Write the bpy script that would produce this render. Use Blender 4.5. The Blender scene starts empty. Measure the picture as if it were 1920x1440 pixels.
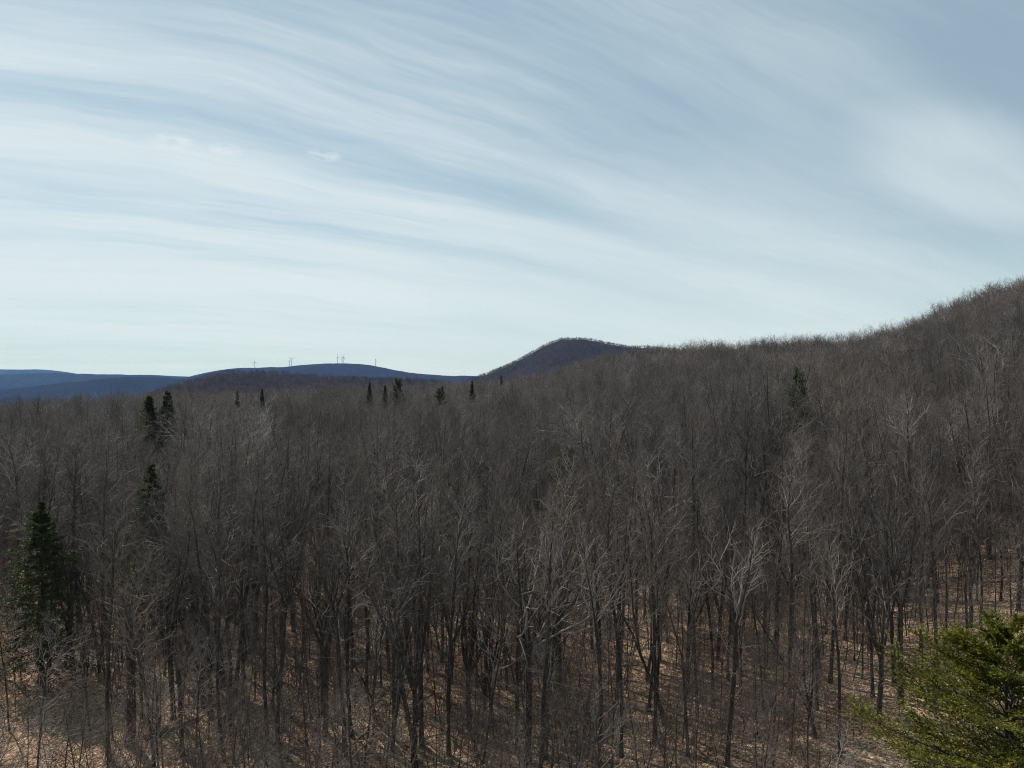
import bpy, math, random
import numpy as np
from mathutils import Vector

random.seed(7)
RNG = np.random.default_rng(7)
scene = bpy.context.scene
COL = scene.collection
PI = math.pi

# ------------------------------------------------------------------ camera
F = 1331.0            # focal length in photo pixels (1920 wide)
U0, V0 = 960.0, 706.0 # centre column and horizon row
CAM_Z = 24.0
cam_d = bpy.data.cameras.new("camera")
cam = bpy.data.objects.new("camera", cam_d)
COL.objects.link(cam)
cam_d.sensor_width = 36.0
cam_d.lens = 36.0 * F / 1920.0
cam_d.clip_start = 0.5
cam_d.clip_end = 60000.0
cam.location = (0, 0, CAM_Z)
cam.rotation_euler = (math.radians(90) - math.atan(14 / F), 0, 0)
scene.camera = cam

# ------------------------------------------------------------------ light
SUN_EL = math.radians(46)
SUN_AZ = math.radians(-48)   # from +Y (view direction), negative = left
S = Vector((math.sin(SUN_AZ) * math.cos(SUN_EL), math.cos(SUN_AZ) * math.cos(SUN_EL), math.sin(SUN_EL)))
sun_d = bpy.data.lights.new("sun", 'SUN')
sun_d.energy = 5.0
sun_d.angle = math.radians(0.6)
sun_d.color = (1.0, 0.92, 0.82)
sun = bpy.data.objects.new("sun", sun_d)
sun.rotation_euler = S.to_track_quat('Z', 'Y').to_euler()
sun.location = (0, 0, 200)
COL.objects.link(sun)

vs = scene.view_settings
vs.view_transform = 'Standard'
vs.look = 'None'
vs.gamma = 1.0
vs.use_curve_mapping = False
vs.exposure = 0.0
scene.cycles.use_denoising = True
scene.cycles.denoising_input_passes = "RGB_ALBEDO_NORMAL"
scene.cycles.denoising_prefilter = "NONE"
scene.cycles.use_adaptive_sampling = False
scene.cycles.max_bounces = 5
scene.cycles.diffuse_bounces = 3
scene.cycles.glossy_bounces = 1
scene.cycles.filter_width = 1.05


# ------------------------------------------------------------------ node helper
class G:
    """small expression builder over a node tree"""
    def __init__(self, nt):
        self.nt = nt

    def new(self, kind, **kw):
        n = self.nt.nodes.new(kind)
        for k, v in kw.items():
            setattr(n, k, v)
        return n

    def put(self, sock, val):
        if isinstance(val, bpy.types.NodeSocket):
            self.nt.links.new(val, sock)
        elif isinstance(val, tuple) and sock.type == 'RGBA' and len(val) == 3:
            sock.default_value = (*val, 1)
        else:
            sock.default_value = val

    def m(self, op, a, b=0.0, c=0.0, clamp=False):
        n = self.new('ShaderNodeMath', operation=op, use_clamp=clamp)
        self.put(n.inputs[0], a); self.put(n.inputs[1], b)
        if op in ('MULTIPLY_ADD', 'SMOOTH_MIN'):
            self.put(n.inputs[2], c)
        return n.outputs[0]

    def add(self, a, b): return self.m('ADD', a, b)
    def sub(self, a, b): return self.m('SUBTRACT', a, b)
    def mul(self, a, b): return self.m('MULTIPLY', a, b)
    def div(self, a, b): return self.m('DIVIDE', a, b)

    def smooth(self, x, lo, hi, a=0.0, b=1.0):
        n = self.new('ShaderNodeMapRange', interpolation_type='SMOOTHSTEP')
        self.put(n.inputs[0], x)
        for i, v in enumerate((lo, hi, a, b)):
            self.put(n.inputs[i + 1], v)
        return n.outputs[0]

    def xyz(self, x, y, z=0.0):
        n = self.new('ShaderNodeCombineXYZ')
        self.put(n.inputs[0], x); self.put(n.inputs[1], y); self.put(n.inputs[2], z)
        return n.outputs[0]

    def noise(self, vec, scale, detail=4.0, rough=0.55, dist=0.0):
        n = self.new('ShaderNodeTexNoise')
        self.put(n.inputs['Vector'], vec)
        n.inputs['Scale'].default_value = scale
        n.inputs['Detail'].default_value = detail
        n.inputs['Roughness'].default_value = rough
        n.inputs['Distortion'].default_value = dist
        return n.outputs[0]

    def mix(self, f, a, b, mode='MIX'):
        n = self.new('ShaderNodeMix', data_type='RGBA', blend_type=mode)
        self.put(n.inputs[0], f)
        self.put(n.inputs[6], a); self.put(n.inputs[7], b)
        return n.outputs[2]

    def scale_vec(self, v, s):
        n = self.new('ShaderNodeVectorMath', operation='MULTIPLY')
        self.put(n.inputs[0], v); self.put(n.inputs[1], s)
        return n.outputs[0]


# ------------------------------------------------------------------ sky
world = bpy.data.worlds.new("World")
scene.world = world
world.use_nodes = True
nt = world.node_tree
nt.nodes.clear()
g = G(nt)
sky = g.new('ShaderNodeTexSky', sky_type='NISHITA')
sky.sun_disc = False
sky.sun_elevation = SUN_EL
sky.sun_rotation = SUN_AZ
sky.altitude = 500
sky.air_density = 1.0
sky.dust_density = 0.7
sky.ozone_density = 1.4
tc = g.new('ShaderNodeTexCoord')
sep = g.new('ShaderNodeSeparateXYZ')
nt.links.new(tc.outputs['Generated'], sep.inputs[0])
dx, dy, dz = sep.outputs
zz = g.m('MAXIMUM', dz, 0.0)
q = g.add(zz, 0.20)
px = g.div(dx, q)
py = g.div(dy, q)
# streak axes of the cirrus layer (blowing from far left to far right)
SA = math.radians(61)
sx, sy = math.sin(SA), math.cos(SA)
al = g.add(g.mul(px, sx), g.mul(py, sy))          # along the streaks
ac = g.sub(g.mul(py, sx), g.mul(px, sy))          # across
wob = g.sub(g.noise(g.xyz(g.mul(al, 0.8), ac), 0.9, 3, 0.5), 0.5)
wob2 = g.sub(g.noise(g.xyz(g.mul(al, 3.0), g.mul(ac, 6.0), 7.0), 1.2, 4, 0.6), 0.5)
acw = g.add(ac, g.add(g.mul(wob, 0.34), g.mul(wob2, 0.055)))
prof = g.new('ShaderNodeValToRGB')
prof.color_ramp.interpolation = 'B_SPLINE'
stops = [(0.0, .30), (0.5, .20), (0.75, .12), (1.0, .36), (1.25, .14), (1.45, .20), (1.6, .44), (1.68, .66), (1.78, .30), (1.88, .16), (1.97, .50), (2.07, .92),
         (2.2, .56), (2.3, .62), (2.40, .26), (2.52, .86), (2.64, .58), (2.85, .72), (3.07, 1.0), (3.3, .62), (3.6, .52), (3.85, .70), (4.1, .44), (4.6, .32), (5.0, .26)]
els = prof.color_ramp.elements
while len(els) < len(stops): els.new(0.5)
for e, (p_, v_) in zip(els, stops):
    e.position = p_ / 5.0; e.color = (v_, v_, v_, 1)
nt.links.new(g.div(acw, 5.0), prof.inputs[0])
n1 = g.noise(g.xyz(g.mul(al, 0.55), g.mul(acw, 1.5)), 1.3, 5, 0.55)            # broad patches
n2 = g.noise(g.xyz(g.mul(al, 0.75), g.mul(acw, 5.0), 3.7), 1.5, 6, 0.60)       # streaks
n3 = g.noise(g.xyz(g.mul(al, 1.6), g.mul(acw, 17.0), 9.1), 1.6, 4, 0.62)       # fine fibres
sepc = g.new('ShaderNodeSeparateColor'); nt.links.new(prof.outputs[0], sepc.inputs[0])
prof_f = g.add(g.mul(sepc.outputs[0], g.smooth(al, 0.8, 1.7, 1.12, 0.30)), g.smooth(ac, 0.7, 1.9, 0.0, g.smooth(al, 0.8, 1.7, 0.0, 0.40)))
dens = g.add(prof_f, g.add(g.mul(g.sub(n1, 0.5), 0.85), g.mul(g.add(g.mul(g.sub(n2, 0.5), 0.80), g.mul(g.sub(n3, 0.5), 0.60)), g.smooth(al, 0.5, 1.6, 1.0, 0.30))))


def tuft(a0, c0, ra, rc, k):
    """a small wisp of cirrus with its own place in the layer"""
    da = g.div(g.sub(al, a0), ra); dc = g.div(g.sub(ac, c0), rc)
    d_ = g.add(g.mul(da, da), g.mul(dc, dc))
    f_ = g.noise(g.xyz(g.mul(al, 11), g.mul(ac, 14), 2.0), 2.0, 5, 0.6, 0.3)
    return g.mul(g.mul(g.smooth(d_, 1.0, 0.0), g.smooth(f_, 0.32, 0.72)), k)


wisps = g.add(tuft(0.484, 1.902, 0.055, 0.046, 0.7), g.add(tuft(0.125, 1.972, 0.07, 0.05, 0.6), tuft(0.246, 1.968, 0.05, 0.045, 0.5)))


def bank(a0, c0, ra, rc, k):
    """a soft diffuse bank of high cloud"""
    da = g.div(g.sub(al, a0), ra); dc = g.div(g.sub(ac, c0), rc)
    return g.mul(g.smooth(g.add(g.add(g.mul(da, da), g.mul(dc, dc)), g.mul(g.sub(n1, 0.5), 1.6)), 1.0, 0.0), k)


banks = g.add(bank(2.02, 1.06, 0.60, 0.26, 0.42), bank(1.50, 0.98, 0.55, 0.14, 0.12))
cov = g.smooth(g.add(dens, g.add(wisps, banks)), -0.14, 1.12)
base = g.mix(1.0, sky.outputs[0], (0.96, 1.05, 0.94), 'MULTIPLY')
# a thin even veil of high cloud, thicker to the eye towards the horizon
veil = g.mix(g.smooth(zz, 0.22, 0.0, 0.50, 0.88), base, g.mix(g.smooth(zz, 0.2, 0.0), (4.5, 5.9, 6.6), (5.3, 7.0, 7.55)))
CLOUD = (7.5, 8.35, 8.65)
col = g.mix(g.mul(cov, 0.88), veil, CLOUD)
bg = g.new('ShaderNodeBackground')
nt.links.new(col, bg.inputs[0])
bg.inputs[1].default_value = 0.10
out = g.new('ShaderNodeOutputWorld')
nt.links.new(bg.outputs[0], out.inputs[0])


# ------------------------------------------------------------------ tagging
def tag(o, label=None, cat=None, group=None, kind=None):
    if label: o['label'] = label
    if cat: o['category'] = cat
    if group: o['group'] = group
    if kind: o['kind'] = kind
    return o


def empty(name, loc=(0, 0, 0), rz=0.0):
    o = bpy.data.objects.new(name, None)
    o.empty_display_size = 0.3
    o.location = loc
    o.rotation_euler = (0, 0, rz)
    COL.objects.link(o)
    return o


def link(name, me, parent=None, loc=(0, 0, 0)):
    o = bpy.data.objects.new(name, me)
    o.location = loc
    if parent: o.parent = parent
    COL.objects.link(o)
    return o


def copy_tree(root):
    r = root.copy()
    COL.objects.link(r)
    for ch in root.children:
        c = ch.copy()
        COL.objects.link(c)
        c.parent = r
        for gch in ch.children:
            d = gch.copy()
            COL.objects.link(d)
            d.parent = c
    return r


# ------------------------------------------------------------------ mesh builder
class MB:
    def __init__(self):
        self.v = []; self.f4 = []; self.f3 = []; self.n = 0; self.m4 = []; self.m3 = []; self.mat = 0

    def add(self, v, f4=None, f3=None):
        if f4 is not None and len(f4): self.f4.append(np.asarray(f4) + self.n); self.m4.append(np.full(len(f4), self.mat))
        if f3 is not None and len(f3): self.f3.append(np.asarray(f3) + self.n); self.m3.append(np.full(len(f3), self.mat))
        self.v.append(v); self.n += len(v)

    def tubes(self, P, R, S, cone=False, cap=False):
        """P [N,K,3] polylines, R [N,K] radii, S sides; cone: last point closes to a tip"""
        N, K, _ = P.shape
        T = np.empty_like(P)
        T[:, 1:-1] = P[:, 2:] - P[:, :-2] if K > 2 else T[:, 1:-1]
        T[:, 0] = P[:, 1] - P[:, 0]
        T[:, -1] = P[:, -1] - P[:, -2]
        T /= np.linalg.norm(T, axis=2, keepdims=True) + 1e-9
        ref = np.zeros((N, 1, 3)); mean = T.mean(axis=1)
        k = np.argmin(np.abs(mean), axis=1)
        ref[np.arange(N), 0, k] = 1
        Uv = np.cross(T, np.broadcast_to(ref, T.shape)); Uv /= np.linalg.norm(Uv, axis=2, keepdims=True) + 1e-9
        Vv = np.cross(T, Uv)
        a = np.arange(S) * 2 * PI / S
        kr = K - 1 if cone else K
        ring = (P[:, :kr, None, :] + R[:, :kr, None, None] *
                (np.cos(a)[None, None, :, None] * Uv[:, :kr, None, :] + np.sin(a)[None, None, :, None] * Vv[:, :kr, None, :]))
        verts = ring.reshape(-1, 3)
        idx = np.arange(N * kr * S).reshape(N, kr, S)
        f4 = None
        if kr > 1:
            A = idx[:, :-1]; B = idx[:, 1:]
            f4 = np.stack([A, np.roll(A, -1, 2), np.roll(B, -1, 2), B], axis=-1).reshape(-1, 4)
        f3 = None
        if cone or cap:
            tips = P[:, -1]
            ti = N * kr * S + np.arange(N)
            last = idx[:, -1]
            f3 = np.stack([last, np.roll(last, -1, 1), np.broadcast_to(ti[:, None], last.shape)], axis=-1).reshape(-1, 3)
            verts = np.concatenate([verts, tips])
        self.add(verts, f4, f3)

    def mesh(self, name, mats, smooth=True):
        v = np.concatenate(self.v).astype(np.float32)
        f4 = np.concatenate(self.f4) if self.f4 else np.zeros((0, 4), int)
        f3 = np.concatenate(self.f3) if self.f3 else np.zeros((0, 3), int)
        me = bpy.data.meshes.new(name)
        me.vertices.add(len(v)); me.vertices.foreach_set('co', v.ravel())
        loops = np.concatenate([f4.ravel(), f3.ravel()]).astype(np.int32)
        me.loops.add(len(loops)); me.loops.foreach_set('vertex_index', loops)
        starts = np.concatenate([np.arange(len(f4)) * 4, len(f4) * 4 + np.arange(len(f3)) * 3]).astype(np.int32)
        me.polygons.add(len(starts)); me.polygons.foreach_set('loop_start', starts)
        me.polygons.foreach_set('use_smooth', np.full(len(starts), smooth))
        me.polygons.foreach_set('material_index', np.concatenate(self.m4 + self.m3).astype(np.int32))
        me.update(calc_edges=True)
        for m in (mats if isinstance(mats, (list, tuple)) else [mats]):
            me.materials.append(m)
        return me


# ------------------------------------------------------------------ value noise for terrain
def vnoise(x, y, seed=0):
    x = np.asarray(x, float); y = np.asarray(y, float)
    xi = np.floor(x).astype(np.int64); yi = np.floor(y).astype(np.int64)
    fx = x - xi; fy = y - yi
    fx = fx * fx * (3 - 2 * fx); fy = fy * fy * (3 - 2 * fy)

    def h(a, b):
        n = (a * 374761393 + b * 668265263 + seed * 1442695) & 0x7fffffff
        n = ((n ^ (n >> 13)) * 1274126177) & 0x7fffffff
        return ((n ^ (n >> 16)) & 0xffff) / 65535.0 * 2 - 1
    return (h(xi, yi) * (1 - fx) + h(xi + 1, yi) * fx) * (1 - fy) + (h(xi, yi + 1) * (1 - fx) + h(xi + 1, yi + 1) * fx) * fy


def fbm(x, y, s, octv=4, seed=0, gain=0.5):
    t = 0; a = 1.0
    for i in range(octv):
        t = t + a * vnoise(x / s, y / s, seed + i * 17); s *= 0.5; a *= gain
    return t


# ------------------------------------------------------------------ terrain of the near hillside
VALLEY = -118.0
_ru = np.array([-500, -200, 0, 150, 300, 450, 600, 750, 870, 940, 1000, 1090, 1180, 1300, 1450, 1600, 1680, 1750, 1830, 1920, 2150, 2500])
_rv = np.array([790, 772, 759, 753, 748, 738, 731, 724, 716, 711, 702, 676, 655, 645, 635, 630, 613, 581, 548, 514, 460, 415])
_ry = np.array([250, 260, 270, 280, 290, 320, 330, 350, 380, 400, 430, 450, 450, 420, 360, 340, 330, 320, 320, 320, 320, 320])
_rt = (_ru - U0) / F
_rg = CAM_Z + _ry * (V0 - _rv) / F - 14.0


def terrain(X, Y):
    X = np.asarray(X, float); Y = np.asarray(Y, float)
    Yp = np.maximum(Y, 1.0)
    t = np.clip(X / np.maximum(Yp, 0.62 * np.abs(X)), -1.4, 1.4)
    yr = np.interp(t, _rt, _ry); gr = np.interp(t, _rt, _rg)
    qv = Yp / yr
    up = gr * np.power(np.clip(qv, 0, 1), 1.35)
    over = np.maximum(Yp - yr, 0)
    h = up - over * 0.10 - 0.00016 * over * over
    h = np.maximum(h, VALLEY + 0.0 * h)
    near = 0.6 * fbm(X, Y, 24.0, 3, 3) + 0.20 * fbm(X, Y, 5.0, 3, 9)
    far = 1.6 * fbm(X, Y, 120.0, 3, 5) * np.clip((Yp - 90) / 120, 0, 1)
    return h + near + far


def ground_at(u, v):
    """world point where the sight line of a photo pixel meets the ground"""
    t = (u - U0) / F; k = (V0 - v) / F
    Ys = np.linspace(15, 600, 4000)
    d = CAM_Z + Ys * k - terrain(Ys * t, Ys)
    i = int(np.argmax(d < 0)) if (d < 0).any() else len(Ys) - 1
    Y = Ys[i]
    return Y * t, Y, float(terrain(Y * t, Y))


def project(X, Y, Z):
    return U0 + F * X / Y, V0 - F * (Z - CAM_Z) / Y


# ------------------------------------------------------------------ materials
def material(name):
    m = bpy.data.materials.new(name)
    m.use_nodes = True
    m.node_tree.nodes.clear()
    gg = G(m.node_tree)
    o = gg.new('ShaderNodeOutputMaterial')
    b = gg.new('ShaderNodeBsdfPrincipled')
    b.inputs['Roughness'].default_value = 0.85
    b.inputs['Specular IOR Level'].default_value = 0.25
    m.node_tree.links.new(b.outputs[0], o.inputs[0])
    return m, gg, b


def ramp(gg, fac, stops):
    n = gg.new('ShaderNodeValToRGB')
    els = n.color_ramp.elements
    while len(els) < len(stops): els.new(0.5)
    for e, (p, c) in zip(els, stops):
        e.position = p; e.color = (*c, 1)
    gg.put(n.inputs[0], fac)
    return n.outputs[0]


def bark(name, dark, mid, light, tint, scale=1.0):
    m, gg, b = material(name)
    tcn = gg.new('ShaderNodeTexCoord')
    oi = gg.new('ShaderNodeObjectInfo')
    v = gg.scale_vec(tcn.outputs['Object'], (6 * scale, 6 * scale, 1.2 * scale))
    n = gg.noise(v, 2.2, 5, 0.62)
    n2 = gg.noise(tcn.outputs['Object'], 1.3, 3, 0.6)
    c = ramp(gg, n, [(0.3, dark), (0.5, mid), (0.72, light)])
    c = gg.mix(gg.smooth(n2, 0.56, 0.72, 0.0, 0.55), c, light)
    # each tree a little different: greyer, browner, paler
    c = gg.mix(oi.outputs['Random'], c, gg.mix(1.0, c, tint, 'MULTIPLY'))
    gg.put(b.inputs['Base Color'], c)
    bp = gg.new('ShaderNodeBump')
    bp.inputs['Strength'].default_value = 0.6
    bp.inputs['Distance'].default_value = 0.02
    gg.put(bp.inputs['Height'], n)
    m.node_tree.links.new(bp.outputs[0], b.inputs['Normal'])
    return m


def twig_mat(name, a, b_, c_, d_, spec=None):
    m, gg, b = material(name)
    oi = gg.new('ShaderNodeObjectInfo')
    tcn = gg.new('ShaderNodeTexCoord')
    c = ramp(gg, oi.outputs['Random'], [(0.0, a), (0.34, b_), (0.67, c_), (1.0, d_)])
    n = gg.noise(tcn.outputs['Object'], 1.1, 3, 0.6)
    c = gg.mix(1.0, c, ramp(gg, n, [(0.3, (0.7, 0.7, 0.7)), (0.7, (1.3, 1.28, 1.26))]), 'MULTIPLY')
    wn = gg.new('ShaderNodeTexWhiteNoise'); wn.noise_dimensions = '3D'; gg.put(wn.inputs['Vector'], oi.outputs['Location'])
    c = gg.mix(1.0, c, ramp(gg, wn.outputs[0], [(0.0, (0.5, 0.5, 0.5)), (0.55, (0.95, 0.95, 0.95)), (1.0, (1.3, 1.3, 1.3))]), 'MULTIPLY')
    # stands of one species: patches that are redder, greyer or browner across the hillside
    st = gg.noise(oi.outputs['Location'], 0.028, 3, 0.6)
    c = gg.mix(1.0, c, ramp(gg, st, [(0.30, (1.20, 0.92, 0.88)), (0.42, (0.66, 0.66, 0.67)), (0.50, (0.95, 0.94, 0.94)), (0.58, (1.28, 1.25, 1.24)), (0.70, (0.98, 0.94, 0.76))]), 'MULTIPLY')
    gg.put(b.inputs['Base Color'], c)
    b.inputs['Roughness'].default_value = 0.6
    b.inputs['Specular IOR Level'].default_value = 0.4
    if spec is not None: b.inputs['Specular IOR Level'].default_value = spec
    return m


M_TRUNK = bark("grey_bark", (0.015, 0.0125, 0.0115), (0.034, 0.029, 0.026), (0.105, 0.096, 0.088), (1.6, 1.5, 1.4))
M_LIMB = twig_mat("limb_bark", (0.056, 0.045, 0.039), (0.19, 0.172, 0.160), (0.082, 0.067, 0.056), (0.31, 0.288, 0.270))
M_TWIG = twig_mat("twig_bark", (0.064, 0.040, 0.034), (0.058, 0.046, 0.040), (0.048, 0.039, 0.025), (0.078, 0.063, 0.056))
M_PALE = twig_mat("pale_limb_bark", (0.16, 0.149, 0.139), (0.21, 0.197, 0.186), (0.13, 0.121, 0.109), (0.26, 0.244, 0.231))
M_SAP = twig_mat("sapling_bark", (0.085, 0.057, 0.050), (0.110, 0.076, 0.068), (0.075, 0.060, 0.045), (0.20, 0.180, 0.165))
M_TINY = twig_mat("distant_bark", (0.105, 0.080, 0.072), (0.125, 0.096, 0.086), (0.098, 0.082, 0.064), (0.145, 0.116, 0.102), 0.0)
M_DEAD = bark("dead_wood", (0.05, 0.04, 0.034), (0.13, 0.115, 0.10), (0.34, 0.31, 0.28), (0.8, 0.75, 0.7))
M_BIRCH = bark("pale_log_bark", (0.12, 0.10, 0.09), (0.34, 0.31, 0.28), (0.55, 0.52, 0.48), (0.9, 0.86, 0.8))


def needle_mat(name, dark, mid, tip, trans=0.30):
    m, gg, b = material(name)
    geo = gg.new('ShaderNodeNewGeometry')
    tcn = gg.new('ShaderNodeTexCoord')
    n = gg.noise(tcn.outputs['Object'], 1.6, 3, 0.6)
    r = gg.add(gg.mul(geo.outputs['Random Per Island'], 0.6), gg.mul(n, 0.5))
    c = ramp(gg, r, [(0.25, dark), (0.5, mid), (0.82, tip)])
    gg.put(b.inputs['Base Color'], c)
    b.inputs['Roughness'].default_value = 0.55
    b.inputs['Specular IOR Level'].default_value = 0.3
    tr = gg.new('ShaderNodeBsdfTranslucent')
    gg.put(tr.inputs[0], c)
    mx = gg.new('ShaderNodeMixShader'); mx.inputs[0].default_value = trans
    m.node_tree.links.new(b.outputs[0], mx.inputs[1]); m.node_tree.links.new(tr.outputs[0], mx.inputs[2])
    o = [x for x in m.node_tree.nodes if x.type == 'OUTPUT_MATERIAL'][0]
    m.node_tree.links.new(mx.outputs[0], o.inputs[0])
    return m


M_FIR = needle_mat("fir_needles", (0.036, 0.044, 0.009), (0.105, 0.112, 0.014), (0.225, 0.215, 0.025), 0.40)
M_SPRUCE = needle_mat("spruce_needles", (0.022, 0.034, 0.012), (0.042, 0.062, 0.018), (0.085, 0.115, 0.028))
M_BEECH = needle_mat("dry_beech_leaves", (0.15, 0.085, 0.062), (0.27, 0.165, 0.125), (0.40, 0.27, 0.20))
M_OLIVE = needle_mat("olive_needles", (0.030, 0.032, 0.012), (0.050, 0.052, 0.018), (0.080, 0.075, 0.028))


def plain(name, c, rough=0.5):
    m, gg, b = material(name)
    tcn = gg.new('ShaderNodeTexCoord')
    n = gg.noise(tcn.outputs['Object'], 0.4, 3, 0.5)
    gg.put(b.inputs['Base Color'], gg.mix(n, c, tuple(x * 0.85 for x in c)))
    b.inputs['Roughness'].default_value = rough
    return m


M_TURB = plain("turbine_paint", (0.72, 0.72, 0.71), 0.4)


def ground_mat():
    m, gg, b = material("leaf_litter")
    tcn = gg.new('ShaderNodeTexCoord')
    p = tcn.outputs['Object']
    vo = gg.new('ShaderNodeTexVoronoi'); vo.inputs['Scale'].default_value = 8.5
    vo.inputs['Randomness'].default_value = 1.0
    gg.put(vo.inputs['Vector'], p)
    sp = gg.new('ShaderNodeSeparateColor'); gg.put(sp.inputs[0], vo.outputs['Color'])
    leaf = ramp(gg, sp.outputs[0], [(0.0, (0.13, 0.082, 0.056)), (0.3, (0.29, 0.198, 0.136)), (0.62, (0.43, 0.312, 0.222)), (0.86, (0.56, 0.430, 0.318)), (1.0, (0.72, 0.58, 0.44))])
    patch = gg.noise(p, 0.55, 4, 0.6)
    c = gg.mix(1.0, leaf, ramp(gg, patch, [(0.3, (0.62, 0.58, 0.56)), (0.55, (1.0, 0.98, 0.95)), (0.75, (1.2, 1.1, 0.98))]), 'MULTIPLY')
    moss = gg.noise(p, 0.9, 4, 0.65)
    c = gg.mix(gg.smooth(moss, 0.62, 0.74, 0.0, 0.5), c, (0.11, 0.10, 0.035))
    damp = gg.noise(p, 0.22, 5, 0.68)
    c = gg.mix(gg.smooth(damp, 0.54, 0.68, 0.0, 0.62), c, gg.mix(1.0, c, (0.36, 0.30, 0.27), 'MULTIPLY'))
    # bare woodland floor of the distant valley, with pale clearings
    far = gg.noise(p, 0.0025, 6, 0.62)
    farc = ramp(gg, far, [(0.35, (0.004, 0.005, 0.004)), (0.55, (0.010, 0.009, 0.008)), (0.62, (0.016, 0.014, 0.011)), (0.68, (0.09, 0.085, 0.07))])
    fine = gg.noise(p, 0.03, 5, 0.75)
    farc = gg.mix(1.0, farc, ramp(gg, fine, [(0.35, (0.55, 0.55, 0.55)), (0.7, (1.4, 1.4, 1.4))]), 'MULTIPLY')
    s2 = gg.new('ShaderNodeSeparateXYZ'); gg.put(s2.inputs[0], p)
    c = gg.mix(gg.smooth(s2.outputs[1], 600, 1000), c, farc)
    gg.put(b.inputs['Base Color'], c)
    b.inputs['Roughness'].default_value = 0.9
    b.inputs['Specular IOR Level'].default_value = 0.0
    bp = gg.new('ShaderNodeBump'); bp.inputs['Strength'].default_value = 0.8; bp.inputs['Distance'].default_value = 0.06
    gg.put(bp.inputs['Height'], gg.add(sp.outputs[1], gg.mul(vo.outputs['Distance'], -2.0)))
    m.node_tree.links.new(bp.outputs[0], b.inputs['Normal'])
    return m


def hill_mat(name, dark, mid, light, conifer, scale=1.0):
    m, gg, b = material(name)
    tcn = gg.new('ShaderNodeTexCoord')
    p = tcn.outputs['Object']
    n = gg.noise(p, 0.045 * scale, 6, 0.72)
    c = ramp(gg, n, [(0.3, dark), (0.5, mid), (0.7, light)])
    b.inputs['Specular IOR Level'].default_value = 0.0
    b.inputs['Roughness'].default_value = 1.0
    k = gg.noise(p, 0.006 * scale, 6, 0.65)
    c = gg.mix(gg.smooth(k, 0.54, 0.66, 0.0, 0.8), c, conifer)
    gg.put(b.inputs['Base Color'], c)
    bp = gg.new('ShaderNodeBump'); bp.inputs['Strength'].default_value = 1.0; bp.inputs['Distance'].default_value = 10.0
    gg.put(bp.inputs['Height'], gg.noise(p, 0.08 * scale, 5, 0.7))
    m.node_tree.links.new(bp.outputs[0], b.inputs['Normal'])
    return m


M_GROUND = ground_mat()
M_HILL = hill_mat("bare_woodland", (0.018, 0.014, 0.013), (0.036, 0.028, 0.025), (0.056, 0.045, 0.040), (0.015, 0.019, 0.014))
M_FARHILL = hill_mat("far_woodland", (0.006, 0.006, 0.006), (0.013, 0.011, 0.011), (0.024, 0.020, 0.019), (0.006, 0.008, 0.007), 0.4)  # evenly darkened: self-shade of the unmodelled far trees is put into the colour


# ------------------------------------------------------------------ ground and hills
def grid_mesh(name, X, Y, Z, mat):
    n, k = X.shape
    mb = MB()
    idx = np.arange(n * k).reshape(n, k)
    f = np.stack([idx[:-1, :-1], idx[:-1, 1:], idx[1:, 1:], idx[1:, :-1]], -1).reshape(-1, 4)
    mb.add(np.stack([X, Y, Z], -1).reshape(-1, 3), f)
    return mb.mesh(name, mat)


ya = np.concatenate([[-800, -300, -100, -40], np.arange(-20, 120, 1.0), np.arange(120, 620, 5.0),
                     np.arange(620, 2000, 40.0), np.arange(2000, 14501, 500.0)])
xa = np.concatenate([np.arange(-14500, -2000, 500.0), np.arange(-2000, -600, 50.0), np.arange(-600, -110, 5.0), np.arange(-110, 110, 1.0),
                     np.arange(110, 600, 5.0), np.arange(600, 2000, 50.0), np.arange(2000, 14501, 500.0)])
GX, GY = np.meshgrid(xa, ya)
GZ = terrain(GX, GY)
tag(link("ground", grid_mesh("ground", GX, GY, GZ, M_GROUND)), "brown leaf litter floor rising into the wooded hillside", kind="structure")


def hill(name, label, dist, half, us, vs_, mat, step, bumps, seed):
    us = np.array(us, float); vs_ = np.array(vs_, float)
    xs = (us - U0) / F * dist
    zs = CAM_Z + dist * (V0 - vs_) / F
    X1 = np.arange(xs[0], xs[-1] + step, step)
    Y1 = np.arange(dist - half, dist + half + step, step)
    X, Y = np.meshgrid(X1, Y1)
    crest = np.interp(X, xs, zs)
    # round the polyline off
    for k in (2, 4):
        crest = (np.interp(X - k * step, xs, zs) + np.interp(X + k * step, xs, zs) + 2 * crest) / 4
    s = np.abs((Y - dist) / half + 0.10 * fbm(X, Y, half * 0.9, 3, seed + 3))
    bell = 0.5 + 0.5 * np.cos(PI * np.clip(s, 0, 1))
    edge = np.clip(np.minimum(X - xs[0], xs[-1] - X) / (half * 0.8), 0, 1)
    edge = edge * edge * (3 - 2 * edge)
    Hh = (crest - VALLEY + 4) * bell * edge
    Z = VALLEY - 4 + Hh + (bumps * fbm(X, Y, 160.0, 4, seed) + 0.35 * bumps * fbm(X, Y, 30.0, 2, seed + 5)) * np.clip(bell * 3, 0, 1)
    Z = np.maximum(Z, VALLEY - 0.8)
    tag(link(name, grid_mesh(name, X, Y, Z, mat)), label, kind="structure")
    return X, Y, Z


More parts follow.
